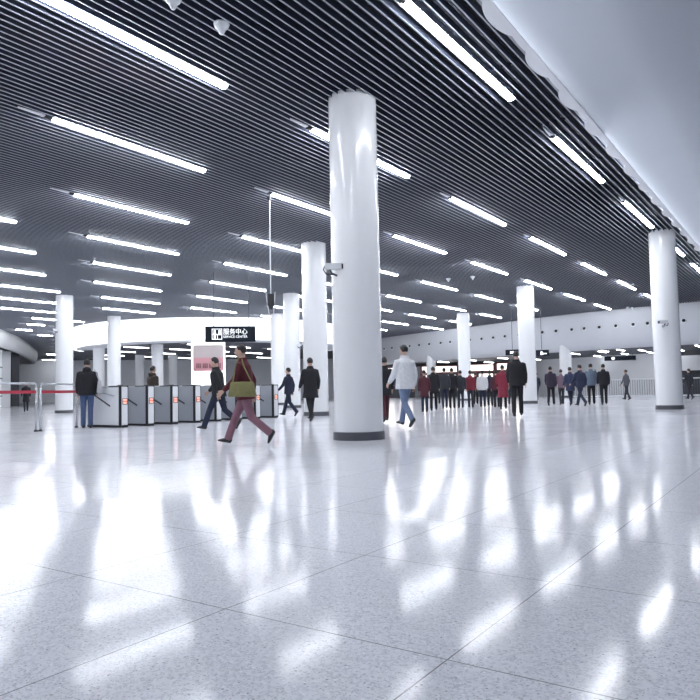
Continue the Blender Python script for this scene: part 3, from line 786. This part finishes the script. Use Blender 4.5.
for cx in (-.68, -.47):
    cyl(bm, (cx, yf - .004, .135), (cx, yf + .003, .135), .05, seg=14)
    prism(bm, [(cx - .08, -.02), (cx + .08, -.02), (cx + .045, .08), (cx - .045, .08)], 0, .006)
    for v in bm.verts[-8:] if hasattr(bm.verts, '__getitem__') and (bm.verts.ensure_lookup_table() is None) else []:
        v.co = Vector((v.co.x, yf - .004 + v.co.z, v.co.y))
plate(bm, -.775, -.57, -.035, -.01); plate(bm, -.72, -.64, -.21, -.02); plate(bm, -.57, -.385, -.04, -.015); plate(bm, -.575, -.55, -.21, -.02)
obj('pictogram', bm, MT['lettering'], sg)

q = at_d(208.3, 358, 50.9)
rp = empty('rose_panel', q, vaz(q) - PI/2); tag(rp, 'rose and taupe panel with four dark marks on the white pier above the gates', 'sign')
bm = bmesh.new(); box(bm, -1.05, 1.05, -.08, .08, -.92, .92, bevel=.10); obj('panel', bm, MT['taupe'], rp, smooth='auto')
bm = bmesh.new(); box(bm, -1.052, 1.052, -.088, .05, -.925, .10, bevel=.09); obj('lower_panel', bm, MT['pink'], rp, smooth='auto')
bm = bmesh.new()
for i in range(4):
    x = -.86 + i*.46
    for z in (-.42, -.51, -.60, -.69): box(bm, x, x + .36, -.097, -.086, z - .028, z + .028)
    for xx in (x + .03, x + .18, x + .33): box(bm, xx - .025, xx + .025, -.097, -.086, -.70, -.40)
obj('marks', bm, MT['wine'], rp)

def small_sign(px, py, d, w, h, label, arrow, rod=True, ztop=CEIL):
    q = at_d(px, py, d); r = empty('hanging_sign', q, vaz(q) - PI/2); tag(r, label, 'sign')
    bm = bmesh.new(); box(bm, -w/2, w/2, -.06, .06, -h/2, h/2, bevel=.01); obj('sign_panel', bm, MT['sign'], r)
    bm = bmesh.new()
    if arrow == 'figures':
        for x in (-.12, .02, .16, .28):
            box(bm, x*w - .045, x*w + .045, -.068, -.058, -h*.22, h*.22)
        box(bm, -.16*w, .3*w, -.068, -.058, -.04, .04)
    elif arrow == 'walker':
        cyl(bm, (-.02*w, -.068, h*.12), (-.02*w, -.058, h*.12), .07, seg=12); box(bm, -.10*w, .12*w, -.068, -.058, -h*.30, h*.05); box(bm, .14*w, .34*w, -.068, -.058, -h*.2, -h*.02)
    else:
        cyl(bm, (-.22*w, -.068, 0), (-.22*w, -.058, 0), h*.36, seg=18)
    obj('pictogram', bm, MT['lettering'], r)
    if rod:
        for x in ((-.0,) if rod == 1 else (-w*.4, w*.4)):
            bm = bmesh.new(); cyl(bm, (x, 0, h/2), (x, 0, ztop - q.z), .018, seg=8); obj('hanger_rod', bm, MT['dark'], r)
small_sign(512.5, 352.5, 49.5, .95, .40, 'small black sign on a thin rod left of the middle column', 'figures', 1)
small_sign(541.8, 353, 49.5, .95, .42, 'small black sign on a thin rod right of the middle column', 'walker', 1)
small_sign(620, 358.2, 56.0, 2.2, .34, 'black sign with a white disc under the low ceiling left of the right-hand column', 'disc', 2, 3.5)

# ------------------------------------------------------------------ ticket gates
def gate():
    g = empty('ticket_gate'); L_ = 1.52
    bm = bmesh.new(); box(bm, -.115, .115, .02, L_, .06, 1.10, bevel=.02); obj('cabinet', bm, MT['steel'], g)
    bm = bmesh.new(); box(bm, -.11, .11, .01, L_ - .01, 0, .06); obj('plinth', bm, MT['black'], g)
    bm = bmesh.new(); box(bm, -.095, .095, -.012, .03, .07, 1.09, bevel=.012); obj('front_panel', bm, MT['plastic'], g)
    bm = bmesh.new(); box(bm, -.122, -.100, -.006, .085, .05, 1.105, bevel=.005); box(bm, .100, .122, -.006, .085, .05, 1.105, bevel=.005); obj('edge_strip', bm, MT['black'], g)
    bm = bmesh.new(); box(bm, -.125, .125, .0, .55, 1.10, 1.125, bevel=.008); obj('top_cover', bm, MT['black'], g)
    bm = bmesh.new(); box(bm, -.12, .12, .55, L_, 1.10, 1.12, bevel=.006); obj('top_plate', bm, MT['steel_light'], g)
    bm = bmesh.new(); cyl(bm, (0, -.022, .70), (0, -.008, .70), .062, seg=20); d = obj('indicator', bm, MT['red_dot'], g); d['label'] = 'lit red stop indicator'
    bm = bmesh.new()
    for a_, b_, c_, d_ in ((-.075, .075, .617, .633), (-.075, .075, .767, .783), (-.075, -.059, .617, .783), (.059, .075, .617, .783), (-.075, .075, .692, .708)): box(bm, a_, b_, -.027 if c_ == .692 else -.020, -.010, c_, d_)
    obj('symbol', bm, MT['black'], d)
    bm = bmesh.new(); box(bm, -.05, .05, .12, .24, 1.125, 1.145, bevel=.006); obj('card_reader', bm, MT['dark'], g)
    for s in (-1, 1):
        bm = bmesh.new(); prism(bm, [(1.30, .97), (1.30, .92), (.45, .55), (.45, .60)], 0, .012)
        for v in bm.verts: v.co = Vector((s*(.117 + v.co.z), v.co.x, v.co.y))
        obj('reflection_bar', bm, MT['dark'], g)  # dark bar stands in for a rail reflected in the cabinet side
    return g
g0 = gate(); GY = 15.88
q = on_floor(125.5, 427.0)
gx = []
for i, px in enumerate((124.6, 151, 175.3, 198, 219, 239.7, 258, 276)):
    d = ray(px, 410); x = d.x/d.y*GY
    gx.append(x)
print('GATES', [round(v, 2) for v in gx], q)
names = ['first ticket gate from the left, its whole steel side showing', 'second ticket gate from the left, under the head of a person behind', 'third ticket gate from the left', 'fourth ticket gate from the left, below the rose panel', 'fifth ticket gate from the left, behind the bulky black jacket', 'sixth ticket gate from the left, behind the dark red jacket', 'seventh ticket gate from the left, just right of the dark red jacket', 'last ticket gate at the right end of the row']
for i, x in enumerate(gx):
    o = copy_tree(g0, None) if i else g0; o.location = (x, GY, 0); tag(o, names[i], 'ticket gate', 'ticket gates in a row')

bm = bmesh.new(); box(bm, -.128, -.116, .10, 1.30, .07, 1.08, bevel=.004)  # white plate puts the steel side's bright reflection in as colour
d = obj('side_reflection', bm, MT['plastic'], g0); d['label'] = 'bright reflection on the steel side, painted white'
bm = bmesh.new(); tube(bm, [(-.150, 1.20, 1.0), (-.150, .25, .86)], .018, 8); obj('reflection_line', bm, MT['steel'], d)  # thin tube stands in for the dark reflection across this side
# ------------------------------------------------------------------ barriers, railing
def barrier(a, b, label):
    a, b = Vector((a[0], a[1])), Vector((b[0], b[1])); d = b - a; L_ = d.length
    g = empty('barrier', (a.x, a.y, 0), math.atan2(d.y, d.x)); tag(g, label, 'barrier', 'red-banded barriers')
    bm = bmesh.new(); r = .10
    tp = [(0, 0, 0), (0, 0, 1.20 - r)] + [(r - r*math.cos(t), 0, 1.20 - r + r*math.sin(t)) for t in (R(30), R(60))] + [(r, 0, 1.20)]
    pts = tp + [(L_ - p[0], 0, p[2]) for p in tp[::-1]]
    tube(bm, pts, .028, 12); obj('frame', bm, MT['steel'], g, smooth=True)
    bm = bmesh.new(); box(bm, .02, L_ - .02, -.008, .008, .955, 1.03); obj('red_band', bm, MT['red_belt'], g)
    for x in (0, L_):
        bm = bmesh.new(); cyl(bm, (x, 0, 0), (x, 0, .045), .055, .045, seg=16); obj('foot', bm, MT['dark'], g)
A, B = on_floor(37.5, 431.5), on_floor(76.5, 427.5)
dv = (B - A); dvn = dv.normalized()
barrier(A + dvn*.12, B, 'steel barrier with red band ending beside the person at the gate end')
barrier(A - dvn*1.75, A - dvn*.06, 'steel barrier with red band cut by the left edge of the photo')
rail = empty('railing', (51.9, 3.0, 0), math.atan2(12.4, .2)); tag(rail, 'long steel railing with upright bars at the right below the bulkhead', 'railing')
LR = 13.6
bm = bmesh.new(); tube(bm, [(0, 0, 1.25), (LR, 0, 1.25)], .035); obj('handrail', bm, MT['steel_light'], rail)
bm = bmesh.new(); box(bm, 0, LR, -.05, .05, .06, .14); obj('bottom_rail', bm, MT['steel_light'], rail)
bm = bmesh.new()
for i in range(int(LR/.16)): cyl(bm, (.08 + i*.16, 0, .12), (.08 + i*.16, 0, 1.24), .013, seg=6)
o = obj('bars', bm, MT['plinth'], rail)
for i in range(8):
    bm = bmesh.new(); cyl(bm, (i*LR/7, 0, 0), (i*LR/7, 0, 1.25), .035, seg=10); obj('post', bm, MT['dark'], rail)

# ------------------------------------------------------------------ counters beyond the queue
def kiosk(px, d, w, label, hz=2.95):
    q = at_d(px, 395, d); g = empty('ticket_counter', (q.x, q.y, 0), vaz(q) - PI/2); tag(g, label, 'ticket counter', 'lit counters beyond the queue')
    h = w/2
    bm = bmesh.new(); box(bm, -h, h, -.1, .9, 0, 1.05, bevel=.02); obj('counter', bm, MT['dark'], g)
    bm = bmesh.new(); box(bm, -h, h, .5, .9, 1.05, 3.3); obj('back_panel', bm, MT['dark'], g)
    bm = bmesh.new()
    for x in (-h + .06, 0, h - .06): box(bm, x - .07, x + .07, -.05, .5, 1.05, 2.45)
    obj('frame', bm, MT['kiosk_red'], g)
    for s in (-1, 1):
        c = s*h/2; bm = bmesh.new(); box(bm, c - h*.36, c + h*.36, .44, .5, 1.25, 2.25); obj('lit_window', bm, MT['lightbox'], g)
    bm = bmesh.new(); box(bm, -h + .04, h - .04, -.1, .5, 2.45, 3.25, bevel=.02); hd = obj('header', bm, MT['kiosk_red'], g)
    bm = bmesh.new(); box(bm, -h + .22, h - .22, -.125, -.098, 2.56, 3.12); obj('sign_face', bm, MT['lightbox'], hd)
kiosk(397, 74, 3.8, 'lit counter with white sign seen behind the white jacket')
kiosk(440, 72, 3.9, 'lit counter with dark red frame left of the slim distant column')
kiosk(477, 70, 3.7, 'lit counter right of the slim distant column')
kiosk(513, 68, 3.2, 'lit counter at the right end, left of the middle column')

# ------------------------------------------------------------------ world and render look
w = bpy.data.worlds.new('world'); S.world = w; w.use_nodes = True
bg = w.node_tree.nodes['Background']; bg.inputs[0].default_value = (0.78, 0.84, 1.0, 1); bg.inputs[1].default_value = 0.12
S.view_settings.view_transform = 'Standard'; S.view_settings.look = 'None'
S.view_settings.exposure = 0.92; S.view_settings.gamma = 1.0; S.view_settings.use_curve_mapping = False
S.cycles.max_bounces = 8; S.cycles.diffuse_bounces = 4; S.cycles.glossy_bounces = 4
S.cycles.sample_clamp_indirect = 8
